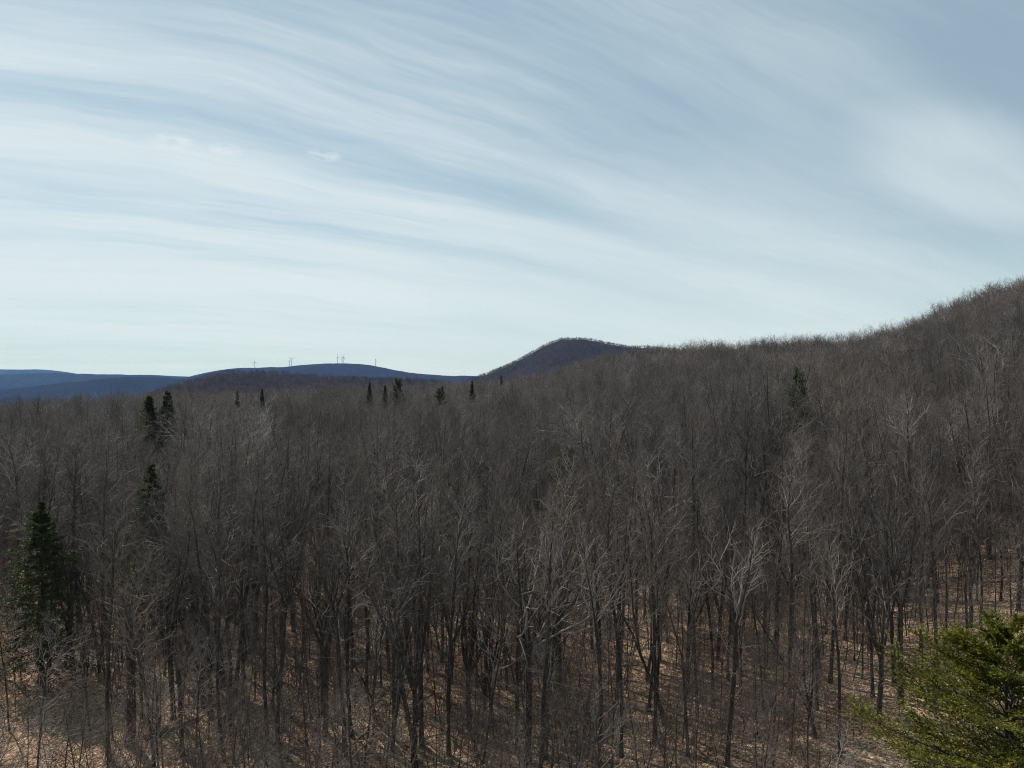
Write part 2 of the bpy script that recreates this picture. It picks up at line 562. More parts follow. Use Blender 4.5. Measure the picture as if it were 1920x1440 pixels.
H_MID = hill("hill", "brown wooded foothill below the wind turbines", 1800, 900,
             [-250, 120, 250, 320, 350, 385, 430, 480, 550, 640, 700, 800, 870, 1000, 1300], [800, 775, 757, 741, 727, 713, 702, 703, 707, 711, 714, 717, 718, 720, 730], M_HILL, 14, 5.0, 21)
H_PEAK = hill("hill", "dark blue rounded peak right of the turbine ridge", 2900, 1000,
              [600, 700, 800, 895, 940, 980, 1020, 1050, 1072, 1100, 1140, 1180, 1260, 1400, 1700], [775, 745, 722, 705, 691, 674, 649, 639, 637, 641, 646, 650, 658, 672, 700], M_HILL, 16, 6.0, 31)
hill("hill", "long blue ridge carrying the wind turbines", 7000, 1500,
     [180, 270, 340, 400, 430, 460, 500, 545, 580, 610, 640, 680, 720, 770, 830, 880, 960, 1100, 1300], [745, 722, 709, 697, 690, 689, 690, 686, 683, 681, 680, 682, 690, 700, 705, 705, 704, 712, 730], M_FARHILL, 40, 4.0, 41)
hill("hill", "low purple rise in the valley at far left", 5600, 900,
     [-250, -60, 50, 110, 180, 230, 290, 350, 420, 520, 640], [745, 738, 729, 720, 711, 706, 706, 711, 716, 730, 745], M_FARHILL, 40, 4.0, 51)
hill("hill", "blue ridge along the left horizon", 8600, 1400,
     [-500, -200, 0, 60, 100, 150, 200, 260, 345, 400, 520, 700], [705, 700, 704, 699, 699, 701, 702, 703, 705, 709, 720, 740], M_FARHILL, 50, 4.0, 61)
hill("hill", "palest blue ridge at the left edge of the horizon", 12200, 1600,
     [-900, -500, -200, 0, 30, 60, 85, 105, 130, 180, 260, 400], [705, 694, 690, 692, 694, 692, 692, 696, 701, 706, 715, 735], M_FARHILL, 60, 3.0, 71)

# ------------------------------------------------------------------ bare trees
UP = np.array([0, 0, 1.0])


def norm(v):
    return v / (np.linalg.norm(v, axis=-1, keepdims=True) + 1e-9)


def grow(rng, P0, D0, L, K, wander, trop):
    N = len(P0)
    P = np.empty((N, K, 3)); P[:, 0] = P0
    D = np.empty((N, K, 3)); d = norm(D0)
    for i in range(K):
        D[:, i] = d
        if i < K - 1:
            P[:, i + 1] = P[:, i] + d * (L / (K - 1))[:, None]
        d = norm(d + rng.normal(0, wander, (N, 3)) + UP * trop)
    return P, D


def spawn(rng, P, D, R, n, t0, t1, ang, angsd):
    """n children per parent along t0..t1; returns starts, dirs, t, parent index, radius there"""
    N, K, _ = P.shape
    par = np.repeat(np.arange(N), n)
    k = np.tile(np.arange(n), N)
    t = t0 + (t1 - t0) * (k + rng.random(N * n)) / n
    f = t * (K - 1); i = np.minimum(f.astype(int), K - 2); w = (f - i)[:, None]
    p = P[par, i] * (1 - w) + P[par, i + 1] * w
    d = norm(D[par, i] * (1 - w) + D[par, i + 1] * w)
    r = R[par, i] * (1 - w[:, 0]) + R[par, i + 1] * w[:, 0]
    az = k * 2.39996 + rng.random(N)[par] * 6.28 + rng.normal(0, 0.5, N * n)
    a = np.cross(d, np.where(np.abs(d[:, 2:3]) < 0.9, UP, np.array([1.0, 0, 0]))); a = norm(a)
    b = np.cross(d, a)
    an = np.radians(rng.normal(ang, angsd, N * n))[:, None]
    dirs = d * np.cos(an) + (a * np.cos(az)[:, None] + b * np.sin(az)[:, None]) * np.sin(an)
    return p, dirs, t, par, r


def taper(r0, K, end, pw=1.0):
    t = np.linspace(0, 1, K) ** pw
    return r0[:, None] * (1 - t * (1 - end))[None, :]


def bare_tree(seed, H=17.0, dbh=0.34, fork=0.45, leaders=2, base=0.38, spread=0.26, ang=42, limbs=26, nb=7, nt=3, nz=2, trop=0.15,
              twig=1.0, lean=0.03, wander=0.125, low_dead=4, mats=None, sides=8, name="tree"):
    rng = np.random.default_rng(seed)
    tb = MB(); cb = MB()
    r0 = dbh / 2
    # stem up to the fork
    K = 9
    P, D = grow(rng, np.zeros((1, 3)) - UP * 0.4, np.array([[rng.normal(0, lean), rng.normal(0, lean), 1.0]]), np.array([H * fork + 0.4]), K, 0.025, 0.02)
    R = taper(np.array([r0]), K, 0.80)
    R[0, 0] *= 1.55; R[0, 1] *= 1.05
    tb.tubes(P, R, sides)
    # leaders
    Kl = 9
    Ld = []
    d0 = D[0, -1]
    az0 = rng.random() * 6.28
    for i in range(leaders):
        a = math.radians(0 if leaders == 1 else rng.uniform(11, 20) * (0.8 + spread * 1.4))
        az = az0 + i * 2 * PI / leaders + rng.normal(0, 0.3)
        Ld.append(d0 + np.array([math.cos(az), math.sin(az), 0]) * math.tan(a))
    Ld = np.array(Ld)
    LL = np.array([H * (1 - fork) * rng.uniform(0.88, 1.0) for _ in range(leaders)])
    Pl, Dl = grow(rng, np.repeat(P[:, -1], leaders, 0), Ld, LL, Kl, 0.06, 0.05)
    rl = R[0, -1] * (1.0 if leaders == 1 else 0.78)
    Rl = taper(np.full(leaders, rl), Kl, 0.07, 0.85)
    tb.tubes(Pl, Rl, max(5, sides - 2), cap=True)
    # limbs from leaders
    per = max(4, limbs // leaders)
    tb0 = max(0.02, (base - fork) / (1 - fork))
    p1, d1, t1, par1, rr1 = spawn(rng, Pl, Dl, Rl, per, tb0, 0.97, ang, 9)
    L1 = H * spread * (1.15 - 0.85 * t1) * rng.uniform(0.65, 1.25, len(t1))
    r1 = np.minimum(rr1 * 0.68, 0.008 + 0.0125 * L1 * (dbh / 0.34) ** 0.5)
    sets = [(p1, d1, L1, r1)]
    # live limbs below the fork
    n_low = int(round(limbs * max(0.0, fork - base) / (1 - base)))
    if n_low:
        p, d, t, _, rr = spawn(rng, P, D, R, n_low, base / fork, 0.98, ang + 8, 9)
        L = H * spread * rng.uniform(0.65, 1.15, len(t))
        sets.append((p, d, L, np.minimum(rr * 0.6, 0.007 + 0.0095 * L)))
    # low dead branches on the bare stem
    if low_dead:
        p, d, t, _, rr = spawn(rng, P, D, R, low_dead, 0.35, 0.95, 68, 12)
        L = rng.uniform(0.8, 2.4, len(t)) * H / 17
        sets.append((p, d, L, 0.006 + 0.006 * L))
    K1 = 7
    p = np.concatenate([s[0] for s in sets]); d = np.concatenate([s[1] for s in sets])
    L = np.concatenate([s[2] for s in sets]); r = np.concatenate([s[3] for s in sets])
    P1, D1 = grow(rng, p, d, L, K1, wander * 1.6, trop)
    R1 = taper(r, K1, 0.28)
    cb.tubes(P1, R1, 4)
    # branches
    p, d, t, par, rr = spawn(rng, P1, D1, R1, nb, 0.15, 1.0, 40, 12)
    L2 = np.clip(L[par] * rng.uniform(0.30, 0.66, len(t)) * (1.15 - 0.6 * t), 0.35, 3.2)
    r2 = np.minimum(rr * 0.85, 0.0075 + 0.0090 * L2) * min(twig, 1.5)
    P2, D2 = grow(rng, p, d, L2, 4, wander * 2.0, trop * 0.9)
    R2 = taper(r2, 4, 0.4)
    cb.tubes(P2, R2, 3)
    # twigs
    cb.mat = 1
    p, d, t, par, rr = spawn(rng, P2, D2, R2, nt, 0.12, 1.0, 40, 13)
    L3 = np.clip(L2[par] * rng.uniform(0.35, 0.7, len(t)), 0.25, 1.1)
    r3 = np.minimum(rr * 0.85, 0.0048 * twig)
    if nz:
        P3, D3 = grow(rng, p, d, L3, 3, wander * 2.2, trop * 0.8)
        R3 = taper(r3, 3, 0.5)
        cb.tubes(P3, R3, 3, cone=True)
        p, d, t, par, rr = spawn(rng, P3, D3, R3, nz, 0.1, 0.95, 42, 14)
        L4 = np.clip(L3[par] * rng.uniform(0.4, 0.8, len(t)), 0.18, 0.6)
        r4 = np.full(len(t), 0.0034 * twig)
        P4, _ = grow(rng, p, d, L4, 2, 0.05, 0.1)
        cb.tubes(P4, taper(r4, 2, 0.5), 3, cone=True)
    else:
        P3, D3 = grow(rng, p, d, L3, 2, 0.05, trop)
        cb.tubes(P3, taper(r3, 2, 0.5), 3, cone=True)
    return tb.mesh(name + "_trunk", mats[0]), cb.mesh(name + "_crown", list(mats[1:])), tb, cb


def joined(tb, cb, name, mats):
    """trunk and crown as one mesh, for the mass of trees that is one stuff object"""
    mb = MB()
    for k, b in enumerate((tb, cb)):
        off = mb.n
        mb.v += b.v
        mb.f4 += [f + off for f in b.f4]; mb.m4 += [m + k for m in b.m4]
        mb.f3 += [f + off for f in b.f3]; mb.m3 += [m + k for m in b.m3]
        mb.n += b.n
    return mb.mesh(name, list(mats))


TW = (M_TRUNK, M_LIMB, M_TWIG)
TP = (M_TRUNK, M_PALE, M_TWIG)
SPEC = {
    'slim':   [dict(H=17.5, dbh=0.25, fork=0.60, leaders=1, base=0.52, spread=0.17, ang=33, limbs=24, low_dead=9),
               dict(H=16.5, dbh=0.22, fork=0.52, leaders=1, base=0.44, spread=0.19, ang=36, limbs=25, low_dead=10),
               dict(H=18.0, dbh=0.28, fork=0.50, leaders=2, base=0.48, spread=0.18, ang=34, limbs=26, low_dead=9),
               dict(H=15.5, dbh=0.20, fork=0.42, leaders=2, base=0.42, spread=0.20, ang=38, limbs=26, low_dead=10, lean=0.06),
               dict(H=18.5, dbh=0.26, fork=0.66, leaders=1, base=0.58, spread=0.16, ang=32, limbs=22, low_dead=12, lean=0.05)],
    'forked': [dict(H=17.0, dbh=0.34, fork=0.30, leaders=2, base=0.38, spread=0.26, ang=42, limbs=30, low_dead=6, wander=0.13),
               dict(H=17.5, dbh=0.38, fork=0.22, leaders=4, base=0.38, spread=0.22, ang=38, limbs=36, low_dead=5, wander=0.12),
               dict(H=16.5, dbh=0.30, fork=0.12, leaders=3, base=0.34, spread=0.23, ang=40, limbs=33, low_dead=2, wander=0.12)],
    'broad':  [dict(H=16.0, dbh=0.42, fork=0.40, leaders=3, base=0.38, spread=0.35, ang=50, limbs=30, trop=0.11, wander=0.13, low_dead=7),
               dict(H=15.0, dbh=0.38, fork=0.44, leaders=2, base=0.40, spread=0.37, ang=52, limbs=28, trop=0.10, wander=0.15, low_dead=7)],
    'young':  [dict(H=10.5, dbh=0.12, fork=0.50, leaders=1, base=0.28, spread=0.24, ang=42, limbs=20, nb=6, nt=3, nz=1, low_dead=7, sides=6, lean=0.05),
               dict(H=8.5, dbh=0.10, fork=0.45, leaders=1, base=0.22, spread=0.27, ang=44, limbs=18, nb=6, nt=3, nz=1, low_dead=6, sides=6, lean=0.08),
               dict(H=7.5, dbh=0.09, fork=0.20, leaders=3, base=0.20, spread=0.26, ang=42, limbs=21, nb=6, nt=3, nz=1, low_dead=3, sides=6, lean=0.08)],
}
TD = (M_TINY, M_TINY, M_TINY)
PROTO = {}
sd = 100
for kind, specs in SPEC.items():
    for i, s in enumerate(specs):
        sd += 1
        mats = TP if kind == 'broad' and i == 0 else TW
        tm, cm, tb, cb = bare_tree(sd, mats=mats, name=kind + "_tree", **s)
        PROTO.setdefault(kind, []).append((tm, cm, joined(tb, cb, kind + "_whole", list(mats)), s['H']))
# lighter versions for the hillside beyond
FARM = []
for i in range(5):
    s = dict((SPEC['broad'] + SPEC['forked'] + SPEC['slim'])[i])
    s.update(limbs=22, nb=6, nt=4, nz=0, twig=1.7, low_dead=0, sides=5, H=16.0, spread=0.31, base=0.36)
    tm, cm, tb, cb = bare_tree(300 + i, mats=TW, name="far", **s)
    FARM.append(joined(tb, cb, "hillside_tree", list(TW)))
TINY = []
for i in range(3):
    tm, cm, tb, cb = bare_tree(400 + i, mats=TD, name="tiny", H=15, dbh=0.5, fork=0.4, leaders=2, base=0.35, spread=0.33, ang=45, limbs=16,
                               nb=5, nt=0 or 3, nz=0, twig=7.0, low_dead=0, sides=3)
    TINY.append(joined(tb, cb, "distant_tree", list(TD)))
SAPS = []
for i in range(3):
    tm, cm, tb, cb = bare_tree(500 + i, mats=(M_SAP, M_SAP, M_SAP), name="sapling", H=4.0 + 1.3 * i, dbh=0.045 + 0.014 * i, fork=0.3, leaders=1 + (i == 1), base=0.15, spread=0.30, ang=45, limbs=11,
                               nb=4, nt=2, nz=0, twig=1.2, low_dead=3, sides=4, lean=0.08)
    SAPS.append(joined(tb, cb, "sapling", [M_SAP, M_SAP, M_SAP]))

for i in range(2):
    tm, cm, tb, cb = bare_tree(520 + i, mats=(M_SAP, M_SAP, M_SAP), name="beech", H=3.4 + 1.2 * i, dbh=0.05, fork=0.3, leaders=2, base=0.12, spread=0.34, ang=58, limbs=14,
                               nb=4, nt=2, nz=0, twig=1.0, low_dead=2, sides=4, trop=0.06)
    rr = np.random.default_rng(540 + i)
    pv_ = np.concatenate(cb.v); pv_ = pv_[rr.integers(len(pv_), size=300)]
    d1 = norm(rr.normal(0, 1, pv_.shape) - UP * 0.6) * rr.uniform(0.05, 0.09, (len(pv_), 1))
    d2 = norm(np.cross(d1, rr.normal(0, 1, pv_.shape))) * rr.uniform(0.018, 0.03, (len(pv_), 1))
    cb.mat = 2
    cb.add(np.stack([pv_, pv_ + d1 * 0.5 + d2, pv_ + d1, pv_ + d1 * 0.5 - d2], 1).reshape(-1, 3), np.arange(4 * len(pv_)).reshape(-1, 4))
    SAPS.append(joined(tb, cb, "beech_sapling", [M_SAP, M_SAP, M_SAP, M_BEECH]))


# ------------------------------------------------------------------ conifers
def conifer(seed, H, Rmax, mat, crown_from=0.15, whorl=0.38, nbr=6, branchlets=9, needle=0.16, width=0.05, droop=0.25, lift=0.25, per=5, power=0.85, jitter=0.22, full=1.0, flat=0.55, spray=0.42, tipped=0.75, name="conifer", bark_m=None):
    rng = np.random.default_rng(seed)
    tb = MB(); cb = MB()
    K = 10
    P, D = grow(rng, -UP[None] * 0.3, UP[None].copy(), np.array([H + 0.3]), K, 0.006, 0.05)
    tb.tubes(P, taper(np.array([H * 0.011 + 0.02]), K, 0.06), 8, cap=True)
    zs = np.arange(H * crown_from, H * 0.985, whorl)
    st = []; dr = []; Ls = []; dp = []
    for z in zs:
        q_ = (H - z) / (H * (1 - crown_from))
        L = Rmax * min(1.0, q_ / full) ** power
        n = nbr if q_ > 0.1 else 4
        a0 = rng.random() * 6.28
        for j in range(n):
            a = a0 + j * 2 * PI / n + rng.normal(0, 0.25)
            el = (0.75 - 0.85 * q_) + rng.normal(0, 0.1)
            st.append((0, 0, z + rng.normal(0, whorl * 0.3)))
            dr.append((math.cos(a) * math.cos(el), math.sin(a) * math.cos(el), math.sin(el)))
            Ls.append(max(0.12, L * (1 + rng.normal(0, jitter))))
    st = np.array(st); dr = np.array(dr); Ls = np.array(Ls)
    Kb = 6
    # droop in the middle, lift at the tip
    Pb = np.empty((len(st), Kb, 3)); Db = np.empty_like(Pb); Pb[:, 0] = st; d = dr.copy()
    for i in range(Kb):
        Db[:, i] = d
        if i < Kb - 1: Pb[:, i + 1] = Pb[:, i] + d * (Ls / (Kb - 1))[:, None]
        d = norm(d + rng.normal(0, 0.06, d.shape) + UP * (-droop * 0.35 if i < 2 else lift * 0.5))
    rb = 0.008 + 0.008 * Ls
    Rb = taper(rb, Kb, 0.25)
    tb.tubes(Pb, Rb, 4)
    # branchlets, mostly sideways in the plane of the bough
    nB = len(st)
    par = np.repeat(np.arange(nB), branchlets)
    k = np.tile(np.arange(branchlets), nB)
    t = 0.18 + 0.80 * (k + rng.random(len(par))) / branchlets
    f = t * (Kb - 1); i = np.minimum(f.astype(int), Kb - 2); w = (f - i)[:, None]
    p = Pb[par, i] * (1 - w) + Pb[par, i + 1] * w
    d = norm(Db[par, i])
    side = norm(np.cross(d, UP)) * np.where(k % 2 == 0, 1, -1)[:, None]
    bd = norm(d * 0.75 + side * rng.uniform(0.5, 0.95, (len(par), 1)) + rng.normal(0, 0.12, d.shape))
    bl = np.clip(Ls[par] * spray * (1.1 - tipped * t) * rng.uniform(0.7, 1.3, len(par)), 0.08, 1.3)
    Pl, Dl = grow(rng, p, bd, bl, 4, 0.07, 0.02)
    tb.tubes(Pl, taper(np.full(len(par), 0.004 + 0.003 * needle), 4, 0.5), 3)
    # needle sprays along branchlets and bough tips: slim diamonds
    both = np.concatenate([Pl, Pb[:, [2, 3, 4, 5]]]); bothD = np.concatenate([Dl, Db[:, [2, 3, 4, 5]]])
    N = len(both)
    par = np.repeat(np.arange(N), per * 2)
    kk = np.tile(np.arange(per * 2), N)
    t = (kk + rng.random(len(par))) / (per * 2)
    f = t * 3; i = np.minimum(f.astype(int), 2); w = (f - i)[:, None]
    p = both[par, i] * (1 - w) + both[par, i + 1] * w
    d = norm(bothD[par, i])
    dirs = norm(d + rng.normal(0, 0.55, d.shape) * np.array([1.0, 1.0, flat / 0.55]) + UP * 0.05)
    Ln = needle * rng.uniform(0.6, 1.3, len(par))
    s_ = norm(np.cross(dirs, norm(rng.normal(0, 1, d.shape) + UP * 1.2))) * (width * rng.uniform(0.7, 1.3, len(par)))[:, None]
    a = p; b_ = p + dirs * (Ln * 0.45)[:, None] + s_; c_ = p + dirs * Ln[:, None]; e_ = p + dirs * (Ln * 0.45)[:, None] - s_
    v = np.stack([a, b_, c_, e_], 1).reshape(-1, 3)
    q4 = np.arange(len(v)).reshape(-1, 4)
    cb.add(v, q4)
    return tb.mesh(name + "_trunk", bark_m or M_TRUNK), cb.mesh(name + "_foliage", mat, smooth=False)


def place_conifer(meshes, name, loc, label, cat, scale=1.0, rz=0.0, group=None):
    o = empty(name, loc, rz)
    o.scale = (scale,) * 3 if not isinstance(scale, tuple) else scale
    tag(o, label, cat, group)
    link("trunk", meshes[0], o)
    link("foliage", meshes[1], o)
    return o


# bright fir close to the camera, bottom right: only its upper boughs are in view
Yf = 20.5
xf = (1900 - U0) / F * Yf
zf = float(terrain(xf, Yf))
topf = CAM_Z + Yf * (V0 - 1172) / F
Hf = topf - zf
FIR = conifer(11, Hf, 3.3, M_FIR, crown_from=0.42, whorl=0.40, nbr=7, branchlets=44, needle=0.11, width=0.026, droop=0.22, lift=0.24, per=9, power=0.85, jitter=0.15, full=0.38, flat=0.34, spray=0.26, tipped=0.25, name="fir")
place_conifer(FIR, "fir_tree", (xf, Yf, zf), "bright yellow green fir standing close in the bottom right corner", "tree")

# big dark spruce at left
SPR = conifer(12, 15.0, 4.2, M_SPRUCE, crown_from=0.16, whorl=0.38, nbr=7, branchlets=11, needle=0.19, width=0.05, droop=0.5, lift=0.22, per=5, power=1.0, jitter=0.36, name="spruce")
SPR_S = [conifer(20 + i, 12.0, 2.6, M_SPRUCE, crown_from=0.08, whorl=0.34, nbr=7, branchlets=8, needle=0.24, width=0.07, droop=0.5, lift=0.15, per=3, power=0.95, jitter=0.18, name="spruce") for i in range(2)]
OLV = conifer(30, 11.0, 2.6, M_OLIVE, crown_from=0.25, whorl=0.6, nbr=5, branchlets=7, needle=0.34, width=0.10, droop=0.2, lift=0.4, per=3, power=0.5, jitter=0.35, name="pine")


GAPS = []


def conifer_at(meshes, name, H0, u, vtop, Y, label, cat="tree", wide=1.0, rz=0.0, group=None, minscale=0.3):
    x = (u - U0) / F * Y
    z = float(terrain(x, Y))
    H = CAM_Z + Y * (V0 - vtop) / F - z
    s = max(minscale, H / H0)
    if H > 14 and Y > 90: GAPS.append((x, Y, 30.0 if Y < 145 else (24.0 if u > 1400 else 15.0), 3.0 if Y < 145 or u > 1400 else 2.4))
    return place_conifer(meshes, name, (x, Y, z), label, cat, (s * wide, s * wide, s), rz, group)


conifer_at(SPR, "spruce_tree", 15.0, 76, 936, 55, "large dark green spruce at the left edge among bare trees", rz=0.7)
sky_con = [
    (280, 738, 175, 1.1, "left one of the two dark spruces rising above the canopy at left"),
    (314, 731, 180, 1.1, "right one of the two dark spruces rising above the canopy at left"),
    (412, 767, 210, 0.9, "small dark spruce just below the canopy edge right of the twin spruces"),
    (445, 732, 290, 0.8, "tiny dark spruce tip on the canopy edge left of the leftmost turbine"),
    (491, 727, 290, 0.9, "dark spruce tip on the canopy edge just right of the leftmost turbine"),
    (521, 724, 290, 0.6, "slender dark spruce tip left of the turbine pair"),
    (571, 729, 290, 0.8, "dark spruce tip right of the turbine pair"),
    (693, 715, 300, 0.9, "dark spruce half hidden by twigs below the rightmost turbine"),
    (722, 720, 305, 0.8, "narrow dark spruce right of the rightmost turbine"),
    (885, 713, 300, 0.9, "dark spruce on the canopy edge at the foot of the blue peak"),
    (940, 703, 330, 0.9, "small dark spruce on the slope below the blue peak"),
    (1495, 687, 190, 0.8, "taller left one of two dark spruces on the right hillside"),
    (1503, 693, 190, 0.8, "shorter right one of two dark spruces on the right hillside"),
]
def stand_for(u, v, H=20.0):
    """how far off a conifer of height H stands if its tip shows at photo pixel (u, v)"""
    Ys = np.arange(90.0, 420.0, 1.0)
    Hs = CAM_Z + Ys * (V0 - v) / F - terrain((u - U0) / F * Ys, Ys)
    return float(Ys[np.argmin(np.abs(Hs - H))])


for i, (u, v, Y, w, lab) in enumerate(sky_con):
    if Y < 318: Y = (134 + 4 * i) if i < 2 else stand_for(u, v, 15.5 if i == 2 else 19.0)
    conifer_at(SPR_S[i % 2], "spruce_tree", 12.0, u, v, Y, lab, wide=w * (1.0 if i < 2 or u > 1400 else 0.72), rz=i * 1.3)
conifer_at(OLV, "pine_tree", 11.0, 747, 713, stand_for(747, 713, 19), "dark round topped pine on the canopy edge below the turbine ridge", rz=0.4, wide=0.7)
conifer_at(OLV, "pine_tree", 11.0, 825, 728, stand_for(825, 728, 18), "olive loose crowned pine below the canopy edge left of the blue peak", rz=2.4, wide=0.7)
conifer_at(SPR, "spruce_tree", 15.0, 284, 866, 66, "shaded dark spruce hidden behind bare twigs left of centre", rz=2.0, wide=0.9)
conifer_at(OLV, "hemlock_tree", 11.0, 1062, 842, 84, "dusky green hemlock half hidden behind twigs near the centre", rz=1.1, wide=0.75)
SPR_Y = conifer(41, 5.0, 0.9, M_OLIVE, crown_from=0.05, whorl=0.3, nbr=5, branchlets=7, needle=0.2, width=0.05, per=3, name="young_spruce")
SPR_G = conifer(42, 5.0, 0.9, M_FIR, crown_from=0.05, whorl=0.3, nbr=5, branchlets=7, needle=0.16, width=0.03, per=3, name="young_fir")
conifer_at(SPR_G, "fir_tree", 5.0, 716, 1120, 62, "small green fir behind the thick trunk left of centre", rz=0.2, wide=0.8)
conifer_at(SPR_Y, "fir_tree", 5.0, 1056, 1105, 64, "small dull green fir between trunks right of centre", rz=0.9, wide=0.8)
conifer_at(SPR_Y, "fir_tree", 5.0, 430, 1080, 70, "small dusky fir behind bare trunks at left centre", rz=1.9, wide=0.8)
conifer_at(SPR_Y, "fir_tree", 5.0, 1560, 1130, 66, "small dull green fir among trunks left of the bright fir", rz=2.9, wide=0.7)

# ------------------------------------------------------------------ wind turbines
def turbine(u, vbase, vhub, blade_angles, label, yaw=0.2):
    Y = 6980.0
    zb = CAM_Z + Y * (V0 - vbase) / F - 6
    Hh = Y * (vbase - vhub) / F + 6
    Rb = Y * 7.5 / F
    o = empty("wind_turbine", ((u - U0) / F * Y, Y, zb))
    tag(o, label, "wind turbine", "wind turbines on the blue ridge")
    mb = MB()
    mb.tubes(np.array([[[0, 0, 0], [0, 0, Hh * 0.5], [0, 0, Hh - 1.5]]]), np.array([[3.0, 2.5, 1.8]]), 10, cap=True)
    link("tower", mb.mesh("tower", M_TURB), o)
    mb = MB()
    c, s_ = math.cos(yaw), math.sin(yaw)
    ax = np.array([s_, -c, 0]); sd_ = np.array([c, s_, 0])
    mb.tubes(np.array([[-ax * 6, -ax * 5, ax * 3, ax * 4]]) + np.array([0, 0, Hh]), np.array([[0.6, 2.4, 2.4, 1.8]]), 8, cap=True)
    link("nacelle", mb.mesh("nacelle", M_TURB), o)
    hubp = ax * 5.2 + np.array([0, 0, Hh])
    mb = MB()
    mb.tubes(np.array([[hubp - ax * 1.2, hubp + ax * 0.8, hubp + ax * 2.0]]), np.array([[1.9, 1.7, 0.4]]), 8, cap=True)
    link("hub", mb.mesh("hub", M_TURB), o)
    for a in blade_angles:
        a = math.radians(a)
        d = sd_ * math.sin(a) + np.array([0, 0, math.cos(a)])
        p = np.cross(d, ax)
        ts = np.array([0.0, 0.06, 0.2, 0.5, 0.8, 1.0]); w = np.array([1.2, 1.5, 2.5, 1.8, 1.1, 0.4]); th = np.array([1.2, 1.1, 0.7, 0.4, 0.25, 0.12])
        v = []
        for tt, ww, hh in zip(ts, w, th):
            cc = hubp + d * (tt * Rb)
            for (x, y) in ((-1, 0), (0, 1), (1, 0), (0, -1)):
                v.append(cc + p * x * ww + ax * y * hh)
        v = np.array(v); idx = np.arange(len(v)).reshape(1, len(ts), 4)
        A = idx[:, :-1]; B = idx[:, 1:]
        mb = MB()
        mb.add(v, np.concatenate([np.stack([A, np.roll(A, -1, 2), np.roll(B, -1, 2), B], -1).reshape(-1, 4), np.array([[len(v) - 4, len(v) - 3, len(v) - 2, len(v) - 1]])]))
        link("blade", mb.mesh("blade", M_TURB), o)


turbine(477, 690.5, 679, (-8, 112, 232), "leftmost white wind turbine standing alone on the blue ridge")
turbine(543, 687.5, 676, (4, 124, 244), "shorter left one of the close pair of wind turbines", 1.3)
turbine(547, 687, 673.5, (-55, 55, 180), "right one of the close turbine pair with blades forming a Y")
turbine(633, 682, 669, (-10, 110, 230), "left one of three wind turbines clustered on the ridge top", 0.9)
turbine(641.5, 684.5, 671, (-30, 90, 210), "middle one of three wind turbines clustered on the ridge top", 1.0)
turbine(643.7, 683, 670, (14, 134, 254), "right one of three wind turbines clustered on the ridge top", 0.8)
turbine(704, 688, 674, (0, 120, 240), "rightmost wind turbine seen edge on with one blade up", 1.45)

# ------------------------------------------------------------------ placing the bare trees
trees = []      # dict(kind, var, x, y, s, rz, label)


def put(kind, u, vbase, vtop, look, var=None, rz=None, lean=(0, 0), wide=1.0):
    x, y, z = ground_at(u, vbase)
    H = CAM_Z + y * (V0 - vtop) / F - z
    var = random.randrange(len(PROTO[kind])) if var is None else var
    trees.append(dict(kind=kind, var=var, x=x, y=y, s=H / PROTO[kind][var][3], rz=random.random() * 6.28 if rz is None else rz, label=look, lean=lean, wide=wide))


put('broad', 990, 1436, 935, "pale crowned tree in front centre, left of two crossing trunks", 0, 0.3)
put('broad', 1022, 1428, 955, "pale crowned tree in front centre, its trunk leaning right beside its twin", 1, 1.2, lean=(0.03, 0.0))
put('forked', 775, 1432, 850, "thick dark multi stemmed tree left of centre with fanning stems", 1, 0.5)
put('forked', 790, 1405, 860, "dark forked tree just right of the thick multi stemmed one", 0, 2.2)
put('slim', 733, 1424, 900, "straight dark tree just left of the thick multi stemmed tree", 0)
put('slim', 429, 1366, 860, "straight lone trunk rising from sunlit leaf litter at left centre", 1)
put('slim', 380, 1332, 850, "slim dark tree left of the lone trunk on sunlit leaf litter", 2)
put('forked', 322, 1352, 870, "tree with trunk leaning left out of the leaf litter, behind the thin dead stump", 0, 1.0, lean=(-0.06, 0))
put('slim', 199, 1422, 900, "slim dark tree between the big left spruce and the broken snag", 0)
put('slim', 499, 1392, 880, "left one of two close slim trees right of the lone left trunk", 1)
put('slim', 517, 1400, 900, "right one of two close slim trees right of the lone left trunk", 2)
put('forked', 608, 1384, 870, "forked dark tree at the bottom below the turbine pair", 0)
put('slim', 656, 1384, 860, "slim dark tree at the bottom below the cluster of turbines", 1)
put('slim', 841, 1420, 900, "slim tree right of the thick multi stemmed tree left of centre", 0)
put('young', 905, 1436, 1060, "young tree leaning left beside the pale front centre tree", 0, lean=(-0.14, 0))
put('slim', 1122, 1436, 920, "slim tree right of the pale crowned front centre pair", 2)
put('slim', 1167, 1424, 880, "second slim tree right of the pale front centre pair", 1)
put('slim', 1228, 1400, 870, "third dark slim tree right of the pale front centre pair", 0)
put('forked', 1457, 1230, 740, "tall dark tree with raised crown right of centre", 0)
put('slim', 1340, 1330, 850, "slim tree right of centre with dark lower stem", 1)
put('slim', 1366, 1440, 900, "slim dark tree at the bottom edge right of centre", 2)
put('slim', 1580, 1426, 960, "dark straight trunk left of the bright fir boughs", 0)
put('slim', 1535, 1335, 900, "slim tree leaning a little, second left of the bright fir", 1, lean=(-0.05, 0))
put('slim', 1640, 1310, 900, "dark leaning trunk directly above the left tip of the bright fir", 2, lean=(-0.06, 0))
put('broad', 1693, 1322, 880, "pale wide crowned tree above the bright fir", 0, 2.4)
put('slim', 1757, 1338, 850, "thick black straight trunk just left of the bright fir top", 0)
put('slim', 1842, 1200, 800, "dark tree above the top of the bright fir", 1)
put('broad', 1135, 1040, 728, "wide pale crowned tree standing out in the middle of the canopy", 1, 0.4, wide=1.5)
